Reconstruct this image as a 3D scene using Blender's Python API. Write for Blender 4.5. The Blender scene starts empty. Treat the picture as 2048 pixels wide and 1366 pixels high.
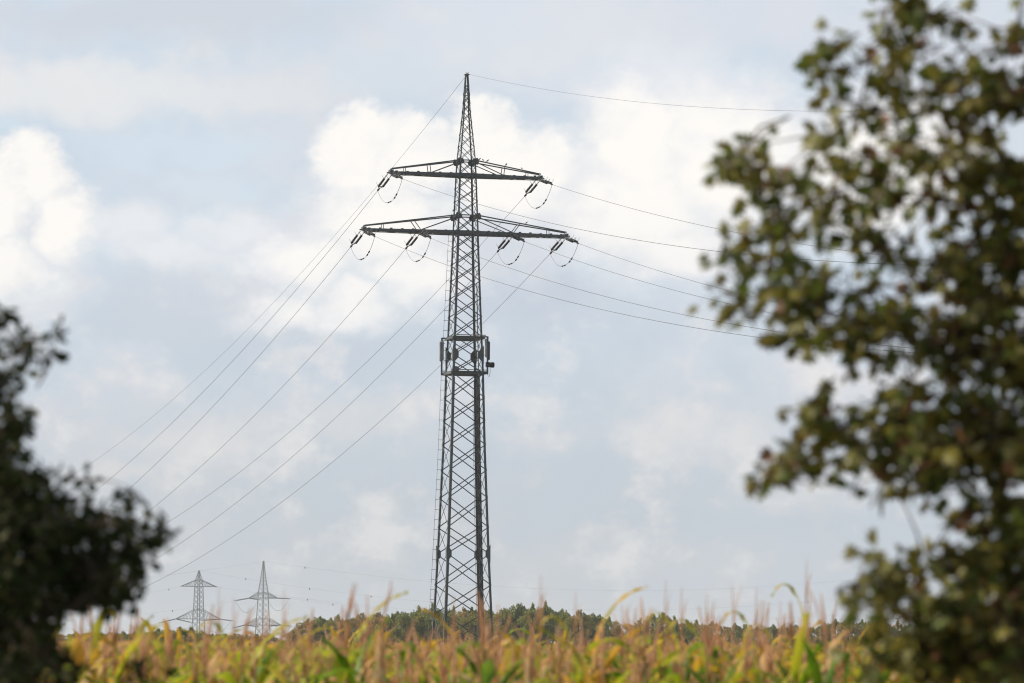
import bpy, math, random
import numpy as np
from mathutils import Vector, Matrix

R = math.radians
sc = bpy.context.scene
col = sc.collection
rnd = random.Random(7)
nr = np.random.RandomState(11)

# ------------------------------------------------------------------ camera
F, HOR, ROLL, EYE, D = 7680.0, 1283.0, R(0.38), 2.0, 330.0     # photo pixels (2048 wide), metres
pit = math.atan((HOR - 683) / F)
FW = Vector((0, math.cos(pit), math.sin(pit)))
UP0 = Vector((0, -math.sin(pit), math.cos(pit))); RT0 = Vector((1, 0, 0))
RT = RT0 * math.cos(ROLL) + UP0 * math.sin(ROLL)
UPV = UP0 * math.cos(ROLL) - RT0 * math.sin(ROLL)
cam_d = bpy.data.cameras.new("camera"); cam = bpy.data.objects.new("camera", cam_d); col.objects.link(cam)
cam.matrix_world = Matrix(((RT.x, UPV.x, -FW.x, 0), (RT.y, UPV.y, -FW.y, 0), (RT.z, UPV.z, -FW.z, EYE), (0, 0, 0, 1)))
cam_d.sensor_width = 36; cam_d.lens = F / 2048 * 36; cam_d.clip_start = 0.5; cam_d.clip_end = 30000
cam_d.dof.use_dof = True; cam_d.dof.focus_distance = D; cam_d.dof.aperture_fstop = 4.0
sc.camera = cam

def at(x, y, Y):
    v = FW + RT * ((x - 1024) / F) - UPV * ((y - 683) / F)
    return Vector((v.x * Y / v.y, Y, EYE + v.z * Y / v.y))

# ------------------------------------------------------------------ world
SUN_EL, SUN_AZ = R(32), R(-84)          # azimuth measured from the view direction (+y), negative = left
sv = Vector((math.sin(SUN_AZ) * math.cos(SUN_EL), math.cos(SUN_AZ) * math.cos(SUN_EL), math.sin(SUN_EL)))
w = bpy.data.worlds.new("World"); sc.world = w; w.use_nodes = True
nt = w.node_tree; nt.nodes.clear()

class X:                                 # tiny expression wrapper for shader maths
    def __init__(s, k): s.k = k
    def _b(s, o, op, c=None): return mth(op, s, o, c)
    def __add__(s, o): return mth('ADD', s, o)
    __radd__ = __add__
    def __sub__(s, o): return mth('SUBTRACT', s, o)
    def __rsub__(s, o): return mth('SUBTRACT', o, s)
    def __mul__(s, o): return mth('MULTIPLY', s, o)
    __rmul__ = __mul__
    def __truediv__(s, o): return mth('DIVIDE', s, o)
TREE = [nt]
def put(inp, v):
    if isinstance(v, X): TREE[0].links.new(v.k, inp)
    else: inp.default_value = v
def mth(op, a, b=None, c=None):
    n = TREE[0].nodes.new('ShaderNodeMath'); n.operation = op
    for i, v in enumerate((a, b, c)):
        if v is not None: put(n.inputs[i], v)
    return X(n.outputs[0])
def clamp(a): n = mth('ADD', a, 0.0); n.k.node.use_clamp = True; return n
def sstep(lo, hi, v):
    n = TREE[0].nodes.new('ShaderNodeMapRange'); n.interpolation_type = 'SMOOTHSTEP'
    put(n.inputs[0], v); put(n.inputs[1], lo); put(n.inputs[2], hi); n.inputs[3].default_value = 0; n.inputs[4].default_value = 1
    return X(n.outputs[0])
def mixc(f, a, b):
    n = TREE[0].nodes.new('ShaderNodeMix'); n.data_type = 'RGBA'
    put(n.inputs['Factor'], f)
    for i, v in ((6, a), (7, b)):
        if isinstance(v, X): TREE[0].links.new(v.k, n.inputs[i])
        else: n.inputs[i].default_value = (*v, 1)
    return X(n.outputs[2])
def noise(vec, scale, detail=6, rough=.55):
    n = TREE[0].nodes.new('ShaderNodeTexNoise'); TREE[0].links.new(vec.k, n.inputs['Vector'])
    n.inputs['Scale'].default_value = scale; n.inputs['Detail'].default_value = detail; n.inputs['Roughness'].default_value = rough
    return X(n.outputs[0]), X(n.outputs[1])
def sep(v):
    n = TREE[0].nodes.new('ShaderNodeSeparateXYZ'); TREE[0].links.new(v.k, n.inputs[0]); return [X(o) for o in n.outputs]
def comb(a, b, c):
    n = TREE[0].nodes.new('ShaderNodeCombineXYZ')
    for i, v in enumerate((a, b, c)): put(n.inputs[i], v)
    return X(n.outputs[0])

tc = nt.nodes.new('ShaderNodeTexCoord'); dirv = X(tc.outputs['Generated'])
dx, dy, dz = sep(dirv)
K = 76.8                                  # one unit = 1/76.8 radian of sky
u = mth('ARCTAN2', dx, dy) * K + 10.24    # azimuth and elevation, as sky coordinates
v = 12.83 - mth('ARCSINE', dz) * K
def p3(ou=0, ov=0):                       # direction, slightly turned, for noise lookups
    return comb(dx * K + ou, dy * K * .35, dz * K * 1.25 - ov)
P0 = p3()
_, wc = noise(P0, .55, 5, .55)
wx, wy, wz = sep(wc)
_, wc2 = noise(P0, 1.9, 5, .6)
w2x, w2y, _w = sep(wc2)
uu = u + (wx - .5) * 2.2 + (w2x - .5) * .55
vv = v + (wy - .5) * 1.6 + (w2y - .5) * .5
f_big, _ = noise(P0, .22, 4, .5)
f_mid, _ = noise(P0, .6, 7, .58)
f_mid2, _ = noise(p3(-.35, -.5), .6, 7, .58)
f_fine, _ = noise(P0, 1.5, 6, .6)
f_fine2, _ = noise(p3(-.14, -.2), 1.5, 6, .6)

sky = nt.nodes.new('ShaderNodeTexSky'); sky.sky_type = 'NISHITA'; sky.sun_disc = False
sky.sun_elevation = SUN_EL; sky.sun_rotation = SUN_AZ; sky.air_density = 1.0; sky.dust_density = 1.2
SB = 0.1
def C(r, g, b):
    m_ = .3 * r + .59 * g + .11 * b; return tuple((c * .93 + m_ * .07) ** 1.13 * 1.03 / SB for c in (r, g, b))
base = mixc(.72, X(sky.outputs[0]), C(.60, .67, .76))
# vertical change of the thin cloud sheet
lowv = sstep(5.5, 12.0, v)
veil_col = mixc(lowv, C(.72, .745, .80), C(.60, .635, .67))
blue = mixc(sstep(5.0, 10.5, v), C(.66, .755, .85), C(.56, .63, .70))
inview = sstep(-14.0, -2.0, v)            # unseen sky higher up, set darker and bluer to lower the ambient light
base = mixc(.8, base, blue)
veil = sstep(.38, .62, f_big * .5 + f_mid * .5)
colr = mixc(veil * .85, base, veil_col)

def ell(cx, cy, rx, ry, U=None, V=None):
    a = ((U or uu) - cx) / rx; b = ((V or vv) - cy) / ry
    return 1.0 - mth('SQRT', a * a + b * b)
def union(L):
    r = ell(*L[0])
    for e in L[1:]: r = mth('SMOOTH_MAX', r, ell(*e), .12)
    return r
# soft sheets and patches: (ellipse, colour, strength)
for e, c, k in (
    ((1.6, 1.9, 5.0, 1.0), C(.84, .84, .84), .75),      # pale bank upper left
    ((5.2, 1.7, 3.2, .8), C(.78, .79, .81), .55),
    ((3.5, .4, 5.5, .8), C(.64, .68, .745), .7),        # grey underside at the top
    ((11.0, .6, 4.5, 1.6), C(.80, .81, .85), .55),
    ((13.5, 1.6, 3.0, 1.2), C(.84, .86, .90), .55),
    ((15.0, .3, 4.0, .9), C(.74, .76, .82), .6),
    ((3.6, 3.05, 2.6, .5), C(.67, .775, .86), .75),     # blue gaps
    ((8.0, 1.45, 1.9, .65), C(.68, .755, .83), .7),
    ((4.6, 3.7, 1.6, .35), C(.68, .78, .86), .6),
    ((.0, 2.75, 1.0, .35), C(.66, .78, .87), .6),
    ((3.8, 6.2, 3.0, 1.2), C(.655, .695, .76), .75),    # grey-blue underneath the cumulus
    ((6.2, 7.2, 3.6, .9), C(.60, .665, .745), .75),
    ((10.8, 6.15, 2.4, .8), C(.575, .64, .73), .8),
    ((13.0, 6.6, 2.6, .8), C(.62, .69, .77), .7),
    ((9.6, 4.9, 1.5, 1.1), C(.70, .725, .78), .5),
    ((17.2, 6.0, 1.6, 1.4), C(.60, .70, .82), .6),
    ((13.9, 8.6, 2.6, .8), C(.80, .785, .78), .6),      # warm pale patches low down
    ((3.9, 8.9, 2.6, .8), C(.76, .755, .76), .6),
    ((7.4, 8.4, 1.6, .7), C(.755, .755, .755), .5),
    ((2.2, 9.6, 1.6, .5), C(.77, .745, .73), .5),
    ((10.9, 8.9, 1.8, .4), C(.72, .735, .75), .5),
    ((17.5, 7.6, 1.8, .7), C(.88, .84, .82), .7),
    ((15.8, 10.0, 2.5, .6), C(.70, .71, .73), .5),
    ((14.0, 11.2, 6.0, .8), C(.62, .66, .70), .5)):
    m = sstep(.0, .75, ell(*e) + (f_mid - .5) * .9) * k
    colr = mixc(m, colr, c)

pat = sstep(.50, .66, f_mid * .7 + f_fine * .3) * sstep(4.8, 6.6, v)
colr = mixc(pat * .62, colr, C(.83, .82, .81))
pat2 = sstep(.52, .40, f_mid * .6 + f_big * .4) * sstep(4.8, 6.6, v)
colr = mixc(pat2 * .42, colr, C(.59, .65, .72))

def cumulus(colr, ells, v0, v1, soft0, soft1, k, lit, dark, dk):
    f = union(ells) + (f_fine - .5) * .45
    s = soft0 + (soft1 - soft0) * sstep(v0, v1, v)
    al = sstep(0.0, s, f) * k
    rel = (f_mid2 - f_mid) * 3.2 + (f_fine2 - f_fine) * 1.5 + .55
    sh = clamp(rel * .55 + f * .9 + .1)
    low = sstep(v0 + (v1 - v0) * .45, v1 + .4, v)
    cc = mixc(sh, dark, lit)
    cc = mixc(low * dk, cc, dark)
    return mixc(al, colr, cc)
LIT, DRK = C(1.0, .97, .93), C(.76, .775, .81)
colr = cumulus(colr, [(4.6, 4.5, 1.6, .75), (3.6, 5.0, 2.6, .7), (5.3, 5.2, 2.2, .8), (2.6, 4.6, 1.4, .8)], 4.0, 6.2, .8, 1.1, .62, C(.90, .90, .91), C(.74, .765, .81), .75)
colr = cumulus(colr, [(.8, 3.7, 1.15, 1.05), (-.1, 4.2, 1.5, 1.2), (.0, 5.5, 2.2, 1.5), (1.4, 4.6, 1.0, 1.2)], 2.6, 7.4, .42, 1.1, .95, LIT, DRK, .45)
colr = cumulus(colr, [(12.6, 2.9, 1.9, 1.7), (14.6, 3.2, 2.6, 2.2), (12.6, 4.3, 2.2, 1.8), (17.6, 3.4, 3.0, 2.0), (13.6, 5.0, 1.9, 1.0)], 1.2, 6.4, .55, .8, .97, LIT, C(.80, .82, .87), .5)
colr = cumulus(colr, [(7.4, 3.2, 1.35, 1.35), (8.5, 3.1, 1.3, 1.1), (9.8, 2.75, .85, 1.05), (10.3, 3.6, 1.6, 1.5), (7.5, 4.6, 2.3, 1.4), (5.9, 5.4, 1.8, 1.1), (8.2, 5.5, 1.9, 1.0), (5.7, 6.3, 1.6, .6), (7.0, 6.2, 1.6, .7)], 1.7, 7.3, .36, 1.0, .96, LIT, C(.81, .83, .87), .5)

gen = sstep(.42, .6, f_big)
high = mixc(gen, C(.20, .30, .48), C(.46, .49, .53))
behind = sstep(-.2, .5, dy)               # unseen sky behind is plainer and dimmed too; patches only where they stand
colr = mixc(inview, high, colr)
colr = mixc(behind, mixc(gen, C(.36, .44, .56), C(.56, .58, .60)), colr)
bg = nt.nodes.new('ShaderNodeBackground'); bg.inputs[1].default_value = SB
nt.links.new(colr.k, bg.inputs[0])
wo = nt.nodes.new('ShaderNodeOutputWorld'); nt.links.new(bg.outputs[0], wo.inputs[0])

sd = bpy.data.lights.new("sun", 'SUN'); so = bpy.data.objects.new("sun", sd); col.objects.link(so)
sd.energy = 5.0; sd.angle = R(.5); sd.color = (1, .92, .80)
so.rotation_euler = sv.to_track_quat('Z', 'Y').to_euler()
sc.view_settings.view_transform = 'Standard'; sc.view_settings.look = 'None'; sc.view_settings.exposure = 0; sc.view_settings.gamma = 1
sc.cycles.pixel_filter_type = 'BLACKMAN_HARRIS'; sc.cycles.filter_width = 1.15; sc.cycles.max_bounces = 6; sc.cycles.transparent_max_bounces = 8; sc.cycles.volume_bounces = 1

# ------------------------------------------------------------------ materials
def mat(name, c1, c2=None, scale=3.0, rough=.7, metal=0.0, trans=0.0, spec=.3, coord='Object', c3=None, detail=3):
    m = bpy.data.materials.new(name); m.use_nodes = True; t = m.node_tree; t.nodes.clear(); TREE[0] = t
    out = t.nodes.new('ShaderNodeOutputMaterial'); b = t.nodes.new('ShaderNodeBsdfPrincipled')
    b.inputs['Roughness'].default_value = rough; b.inputs['Metallic'].default_value = metal
    b.inputs['Specular IOR Level'].default_value = spec
    if c2 is None: cs = None; b.inputs['Base Color'].default_value = (*c1, 1)
    else:
        q = t.nodes.new('ShaderNodeTexCoord'); f, _ = noise(X(q.outputs[coord]), scale, detail, .6)
        cs = mixc(sstep(.35, .65, f), c1, c2)
        if c3:
            f2, _ = noise(X(q.outputs[coord]), scale * .37 + .013, 2, .6)
            cs = mixc(sstep(.54, .66, f2), cs, c3)
        t.links.new(cs.k, b.inputs['Base Color'])
    sh = b.outputs[0]
    if trans > 0:
        tr = t.nodes.new('ShaderNodeBsdfTranslucent'); mx = t.nodes.new('ShaderNodeMixShader'); mx.inputs[0].default_value = trans
        if cs: t.links.new(cs.k, tr.inputs[0])
        else: tr.inputs[0].default_value = (*c1, 1)
        t.links.new(sh, mx.inputs[1]); t.links.new(tr.outputs[0], mx.inputs[2]); sh = mx.outputs[0]
    t.links.new(sh, out.inputs[0]); return m
STEEL = mat('painted_steel', (.050, .062, .063), (.082, .092, .088), .8, .42, 0, 0, .6, c3=(.095, .09, .075))
STEEL_FAR = mat('galvanised_steel', (.05, .062, .07), (.08, .092, .10), .2, .6)
WIREM = mat('aluminium_wire', (.13, .13, .13), (.19, .185, .18), .3, .6, .3)
BLACK = mat('insulator_black', (.012, .012, .014), (.03, .03, .032), 5, .45)
HORN = mat('galvanised_fitting', (.20, .20, .20), (.30, .30, .29), 6, .5, .4)
ANT_GREY = mat('antenna_grey', (.22, .23, .24), (.30, .31, .31), 2, .5)
LIT_EDGE = mat('walkway_lit_edge', (.20, .19, .14), (.30, .28, .20), 4, .8)  # paler than the steel: sunlight on the beam's top edge, put into the colour
CABLE = mat('cable_sheath', (.015, .016, .017), (.03, .03, .03), 4, .6)
CONC = mat('concrete', (.30, .29, .27), (.40, .39, .36), 3, .9)
SOIL = mat('field_soil', (.10, .075, .045), (.16, .125, .075), .5, .95, c3=(.09, .10, .035))
BIRD = mat('bird_plumage', (.012, .012, .014), (.03, .028, .03), 30, .5)
BARK = mat('bark', (.055, .042, .030), (.11, .085, .06), 12, .9)
TWIGR = mat('brown_twig', (.06, .042, .028), (.10, .07, .045), 20, .8)
STALK = mat('corn_stalk', (.16, .17, .05), (.28, .20, .09), 6, .8)
TASSEL = mat('corn_tassel', (.62, .34, .18), (.72, .45, .26), 8, .85, trans=.35)
CL = [mat('corn_leaf_green', (.09, .20, .008), (.24, .36, .015), 5, .45, trans=.5, c3=(.42, .40, .05)),
      mat('corn_leaf_lime', (.32, .40, .015), (.52, .50, .03), 5, .45, trans=.5, c3=(.58, .42, .08)),
      mat('corn_leaf_ochre', (.64, .44, .03), (.68, .36, .05), 5, .5, trans=.45, c3=(.42, .38, .06)),
      mat('corn_leaf_dry', (.72, .46, .19), (.58, .28, .10), 6, .65, trans=.35, c3=(.72, .57, .33)),
      mat('corn_leaf_russet', (.46, .18, .07), (.60, .32, .14), 6, .65, trans=.35, c3=(.46, .32, .13))]
ML = [mat('maple_leaf_olive', (.16, .14, .022), (.26, .225, .042), 9, .45, trans=.38, c3=(.22, .15, .045)),
      mat('maple_leaf_green', (.085, .115, .018), (.15, .175, .030), 9, .45, trans=.38),
      mat('maple_leaf_yellow', (.26, .25, .075), (.34, .32, .12), 9, .5, trans=.4),
      mat('maple_leaf_rust', (.16, .075, .030), (.22, .11, .045), 9, .6, trans=.3)]
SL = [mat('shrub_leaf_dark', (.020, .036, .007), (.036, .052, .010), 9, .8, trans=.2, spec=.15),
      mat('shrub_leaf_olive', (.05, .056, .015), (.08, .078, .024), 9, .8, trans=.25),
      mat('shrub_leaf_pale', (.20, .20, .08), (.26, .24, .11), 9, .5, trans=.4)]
FL = [mat('wood_leaf_green', (.23, .26, .05), (.35, .34, .07), .35, .7, trans=.2),
      mat('wood_leaf_blue_green', (.16, .19, .055), (.25, .27, .07), .35, .7, trans=.2),
      mat('wood_leaf_olive', (.28, .28, .06), (.36, .33, .08), .35, .7, trans=.2),
      mat('wood_leaf_autumn', (.44, .30, .10), (.38, .28, .09), .35, .7, trans=.2)]

# ------------------------------------------------------------------ mesh helpers
class MB:
    def __init__(s): s.v = []; s.f = []; s.m = []
    def add(s, vs, fs, mi=0):
        b = len(s.v); s.v += [tuple(p) for p in vs]; s.f += [tuple(b + i for i in f) for f in fs]; s.m += [mi] * len(fs)
    def bar(s, p, q, w, h=None, upv=None, mi=0, w2=None, h2=None):
        p = Vector(p); q = Vector(q); h = h or w; w2 = w2 or w; h2 = h2 or (h if w2 == w else h * w2 / w)
        d = q - p
        if d.length < 1e-6: return
        d.normalize(); r = Vector(upv) if upv is not None else Vector((0, 0, 1))
        if abs(d.dot(r)) > .98: r = Vector((1, 0, 0))
        a = d.cross(r).normalized(); b = a.cross(d)
        vs = [o + a * (i * ww / 2) + b * (j * hh / 2) for o, ww, hh in ((p, w, h), (q, w2, h2)) for i, j in ((-1, -1), (1, -1), (1, 1), (-1, 1))]
        s.add(vs, [(3, 2, 1, 0), (4, 5, 6, 7), (0, 1, 5, 4), (1, 2, 6, 5), (2, 3, 7, 6), (3, 0, 4, 7)], mi)
    def box(s, c, sx, sy, sz, ax=None, ay=None, mi=0):
        c = Vector(c); ax = ax or Vector((1, 0, 0)); ay = ay or Vector((0, 1, 0)); az = Vector((0, 0, 1))
        vs = [c + ax * (i * sx / 2) + ay * (j * sy / 2) + az * (k * sz / 2) for k in (-1, 1) for i, j in ((-1, -1), (1, -1), (1, 1), (-1, 1))]
        s.add(vs, [(3, 2, 1, 0), (4, 5, 6, 7), (0, 1, 5, 4), (1, 2, 6, 5), (2, 3, 7, 6), (3, 0, 4, 7)], mi)
    def tube(s, pts, rad, n=5, mi=0, cap=True):
        pts = [Vector(p) for p in pts]; rs = rad if isinstance(rad, (list, tuple)) else [rad] * len(pts)
        rings = []; ref = None
        for i, p in enumerate(pts):
            d = (pts[min(i + 1, len(pts) - 1)] - pts[max(i - 1, 0)]).normalized()
            if ref is None: ref = Vector((0, 0, 1)) if abs(d.z) < .9 else Vector((1, 0, 0))
            a = (ref - d * ref.dot(d)).normalized(); ref = a; b = d.cross(a)
            rings.append([p + a * (rs[i] * math.cos(2 * math.pi * k / n)) + b * (rs[i] * math.sin(2 * math.pi * k / n)) for k in range(n)])
        vs = [q for r in rings for q in r]; fs = []
        for i in range(len(pts) - 1):
            for k in range(n): fs.append((i * n + k, i * n + (k + 1) % n, (i + 1) * n + (k + 1) % n, (i + 1) * n + k))
        if cap: fs.append(tuple(range(n))[::-1]); fs.append(tuple((len(pts) - 1) * n + k for k in range(n)))
        s.add(vs, fs, mi)
    def poly(s, pts, nrm, th, mi=0):      # flat plate with thickness
        nrm = Vector(nrm).normalized() * (th / 2); n = len(pts); vs = [Vector(p) + nrm for p in pts] + [Vector(p) - nrm for p in pts]
        s.add(vs, [tuple(range(n)), tuple(range(2 * n - 1, n - 1, -1))] + [(i, n + i, n + (i + 1) % n, (i + 1) % n) for i in range(n)], mi)
    def mesh(s, name, mats, smooth=False):
        me = bpy.data.meshes.new(name); me.from_pydata(s.v, [], s.f)
        for m in (mats if isinstance(mats, (list, tuple)) else [mats]): me.materials.append(m)
        if any(s.m): me.polygons.foreach_set('material_index', s.m)
        if smooth: me.polygons.foreach_set('use_smooth', [True] * len(s.f))
        me.update(); return me
    def build(s, name, mats, parent=None, smooth=False, loc=None):
        o = bpy.data.objects.new(name, s.mesh(name, mats, smooth)); col.objects.link(o)
        if parent: o.parent = parent
        if loc is not None: o.location = loc
        return o
def tag(o, label=None, cat=None, group=None, kind=None):
    if label: o['label'] = label
    if cat: o['category'] = cat
    if group: o['group'] = group
    if kind: o['kind'] = kind
    return o
def empty(name, loc=(0, 0, 0), rz=0):
    o = bpy.data.objects.new(name, None); col.objects.link(o); o.location = loc; o.rotation_euler = (0, 0, rz); return o
def copy_tree(o, parent=None):
    c = o.copy(); col.objects.link(c); c.parent = parent
    for ch in o.children: copy_tree(ch, c)
    return c

# ------------------------------------------------------------------ ground
g = MB(); S = 9000
ys = [-60, 0, 60, 200, 450, 650, 800, 1100, 2000, 4000, S]; xs = [-S, -3000, -1200, -500, -200, -60, 0, 60, 200, 500, 1200, 3000, S]
for y in ys:
    for x in xs: g.v.append((x, y, 0))
nx = len(xs)
for j in range(len(ys) - 1):
    for i in range(nx - 1): g.f.append((j * nx + i, j * nx + i + 1, (j + 1) * nx + i + 1, (j + 1) * nx + i)); g.m.append(0)
tag(g.build('ground', SOIL), kind='structure')

# ------------------------------------------------------------------ main pylon
YAW = R(15)
T0 = at(924.5, 1325, D); T0.z = 0
def zpx(y): return at(926, y, D).z
AX = Vector((math.cos(YAW), math.sin(YAW), 0)); AY = Vector((-math.sin(YAW), math.cos(YAW), 0))
PXM = D / F
prof = [(1335, 129), (1250, 121), (1108, 106.5), (900, 88), (757, 79), (675, 71), (500, 55.6), (465, 53), (432, 50), (350, 43), (322, 39.4), (220, 16.5), (172, 10.5), (150, 7.0)]
prof = [(zpx(y), wpx * PXM / 1.2247 / 2) for y, wpx in prof]; prof[0] = (0.0, prof[0][1])
def hw(z):
    for (z0, a), (z1, b) in zip(prof, prof[1:]):
        if z <= z1: return a + (b - a) * (z - z0) / (z1 - z0)
    return prof[-1][1]
def L(x, y, z): return Vector((x, y, z))           # tower-local (empty carries yaw)
tower = empty('transmission_tower', T0, YAW)
tag(tower, 'tall dark steel lattice pylon with two crossarms and antenna platform rising from the cornfield', 'pylon')
lv = [1335, 1295, 1230, 1170, 1108, 1055, 996, 941, 890, 842, 796, 748, 711, 675, 635, 598, 563, 530, 497, 465, 432, 404, 378, 350, 322, 295, 270.5, 246, 225, 207.5, 191, 172]
lz = [zpx(y) for y in lv]; lz[0] = 0.25
CN = [(-1, -1), (1, -1), (1, 1), (-1, 1)]
def corner(i, z): h = hw(z); return Vector((CN[i][0] * h, CN[i][1] * h, z))
for i in range(4):
    m = MB(); sx, sy = CN[i]
    zs = [p[0] for p in prof]
    for z0, z1 in zip(zs, zs[1:]):
        t = .20 if z1 < zpx(740) else (.165 if z1 < zpx(460) else (.125 if z1 <= zpx(320) else .085))
        p, q = corner(i, z0), corner(i, z1)
        m.bar(p - Vector((sx * t / 2, 0, 0)), q - Vector((sx * t / 2, 0, 0)), t, .028, upv=(0, 1, 0))
        m.bar(p - Vector((0, sy * (t / 2 + .015), 0)), q - Vector((0, sy * (t / 2 + .015), 0)), t, .028, upv=(1, 0, 0))
    m.build('leg', STEEL, tower)
    f = MB(); b0 = corner(i, 0); f.bar(b0 - Vector((0, 0, .3)), b0 + Vector((0, 0, .45)), .75, .75, upv=(0, 1, 0), w2=.6, h2=.6)
    f.build('footing', CONC, tower)
for fc in range(4):
    i, j = fc, (fc + 1) % 4
    n = Vector(((CN[i][0] + CN[j][0]) / 2, (CN[i][1] + CN[j][1]) / 2, 0))
    m = MB()
    for a, b in zip(lz, lz[1:]):
        t = .085 if a < zpx(740) else (.08 if a < zpx(460) else (.062 if a < zpx(325) else .048))
        m.bar(corner(i, a) + n * .03, corner(j, b) + n * .03, t, .02, upv=n)
        m.bar(corner(j, a) - n * .01, corner(i, b) - n * .01, t, .02, upv=n)
    for yy, t in ((465, .12), (432, .10), (350, .12), (322, .10), (191, .05), (172, .06), (151, .05)):
        z = zpx(yy); m.bar(corner(i, z), corner(j, z), .03, t, upv=(0, 0, 1))
    m.build('bracing', STEEL, tower)
    for yy, ww, hh in ((711, .50, .80), (1108, .44, .78)):
        for e, k in ((i, 1), (j, -1)):
            z = zpx(yy); c = corner(e, z); tdir = (corner(j, z) - corner(i, z)).normalized() * k
            gp = MB(); o = c + n * .045 - tdir * .06
            gp.poly([o + Vector((0, 0, -hh)), o + tdir * ww * .55 + Vector((0, 0, -hh * .62)), o + tdir * ww + Vector((0, 0, -hh * .3)), o + tdir * ww + Vector((0, 0, hh * .3)), o + tdir * ww * .55 + Vector((0, 0, hh * .62)), o + Vector((0, 0, hh))], n, .02)
            gp.build('gusset_plate', STEEL, tower)
    for yy in (322, 432):
        for e, k in ((i, 1), (j, -1)):
            z = zpx(yy + 2); c = corner(e, z); tdir = (corner(j, z) - corner(i, z)).normalized() * k; o = c + n * .05 - tdir * .16
            gp = MB(); gp.poly([o + Vector((0, 0, -.30)), o + tdir * .42 + Vector((0, 0, -.22)), o + tdir * .52 + Vector((0, 0, .0)), o + tdir * .42 + Vector((0, 0, .22)), o + Vector((0, 0, .30)), o - tdir * .14], n, .02)
            gp.build('gusset_plate', STEEL, tower)
# peak cap with earth wire bracket
ztop = zpx(150)
m = MB(); m.box((0, 0, ztop + .03), .42, .42, .06); m.bar((-.12, 0, ztop), (.16, 0, ztop + .22), .06); m.bar((0, .1, ztop), (-.05, .1, ztop + .28), .04)
m.bar((-.1, .35, ztop - .25), (.05, -.35, ztop + .05), .07)
m.build('peak_bracket', STEEL, tower)

ARMS = [(350, 322, 6.65, 3.35, 3.25, None), (465, 432, 9.0, 4.75, 4.15, 4.15)]
arm_z = []
for yb, yt, Lt, ptop, pbot, inner in ARMS:
    zb, zt = zpx(yb + 1), zpx(yt); arm_z.append(zb)
    hb, ht = hw(zb), hw(zt); zc = zb + .34      # tip height of the ties
    ca = empty('crossarm', (0, 0, 0)); ca.parent = tower
    low = MB(); lat = MB(); up = MB(); st = MB()
    def cy(x, h0): return h0 + (.27 - h0) * (abs(x) / Lt)
    for sy in (-1, 1):
        for sx in (-1, 1):
            xs_ = np.linspace(0, Lt, 9)
            for a, b in zip(xs_, xs_[1:]):
                for e, f_ in ((a, b),):
                    da = .28 - .08 * abs(a) / Lt; db = .28 - .08 * abs(b) / Lt
                    low.bar((sx * e, sy * cy(e, hb + .03), zb), (sx * f_, sy * cy(f_, hb + .03), zb), .03, da, upv=(0, 0, 1), w2=.0301, h2=db)
                low.bar((sx * a, sy * (cy(a, hb) - .08), zb - .16), (sx * b, sy * (cy(b, hb) - .08), zb - .16), .18, .025)
            q1 = Vector((sx * Lt, sy * .25, zc)); q0 = Vector((sx * ht, sy * (ht + .02), zt))
            up = MB(); up.bar(q0, q1, .085, .10); up.build('tie_bar', STEEL, ca)
            f = (ptop - ht) / (Lt - ht); pt = q0.lerp(q1, f); pb = Vector((sx * pbot, sy * cy(pbot, hb), zb + .12))
            
            for e0, e1, ww in ((pt, pb, .06), (Vector((sx * ht, sy * (ht + .05), zt - .15)), pb - Vector((sx * .1, 0, 0)), .07)):
                st = MB(); st.bar(e0, e1, ww); st.build('strut', STEEL, ca)
            pp = q0.lerp(q1, .8); st = MB(); st.bar(pp, (sx * (ht + (Lt - ht) * .8), sy * cy(ht + (Lt - ht) * .8, hb), zb + .1), .05); st.build('strut', STEEL, ca)
        # little cleats along the beam
        for x in np.arange(-Lt + .4, Lt, .95):
            low.box((x, sy * (cy(x, hb) + .06), zb + rnd.uniform(-.02, .05)), .22, .05, .32)
    xs_ = np.linspace(-Lt, Lt, int(Lt * 2 / .8))
    for k, (a, b) in enumerate(zip(xs_, xs_[1:])):
        sgn = 1 if k % 2 else -1
        lat.bar((a, sgn * cy(a, hb), zb - .14), (b, -sgn * cy(b, hb), zb - .14), .07, .03)
        lat.bar((a, -cy(a, hb), zb + .1), (a, cy(a, hb), zb + .1), .06, .05)
    for sx in (-1, 1):
        lat.box((sx * Lt, 0, zb + .08), .34, .60, .30); lat.box((sx * (Lt - .35), 0, zb - .02), .5, .62, .12)
        lat.bar((sx * (Lt - .1), -.28, zb), (sx * (Lt + .35), -.05, zb - .02), .10); lat.bar((sx * (Lt - .1), .28, zb), (sx * (Lt + .35), .05, zb - .02), .10)
        if inner: lat.box((sx * inner, 0, zb + .0), .8, 2 * cy(inner, hb) + .12, .16)
    low.build('bottom_beam', STEEL, ca); lat.build('lattice', STEEL, ca)

# climbing rail with rungs beside the left leg, cable run by the rear leg
m = MB(); k0 = zpx(1300); k1 = zpx(330)
def rail(ci, off, z0, z1, side, step=.86, rung=.34):
    zz = np.arange(z0, z1, 2.0); pts = [corner(ci, z) + Vector(off) for z in zz]; m.tube(pts, .016, 4)
    z = z0
    while z < z1 - .5:
        c = corner(ci, z) + Vector(off); m.bar(c - Vector(side) * .05, c + Vector(side) * rung, .035); z += step
rail(3, (-.33, .05, 0), k0, zpx(440), (1, 0, 0))
m.build('climbing_rail', HORN, tower)
m = MB(); rail(2, (-.30, -.05, 0), zpx(1290), zpx(760), (1, 0, 0)); rail(2, (.28, .0, 0), zpx(1290), zpx(600), (-1, 0, 0)); m.build('climbing_rail', HORN, tower)
m = MB()
for k in range(4):
    zz = np.linspace(.5, zpx(745), 24); m.tube([corner(2, z) + Vector((.02 + .065 * k, -.30 - .03 * k, 0)) for z in zz], .036, 5)
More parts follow.
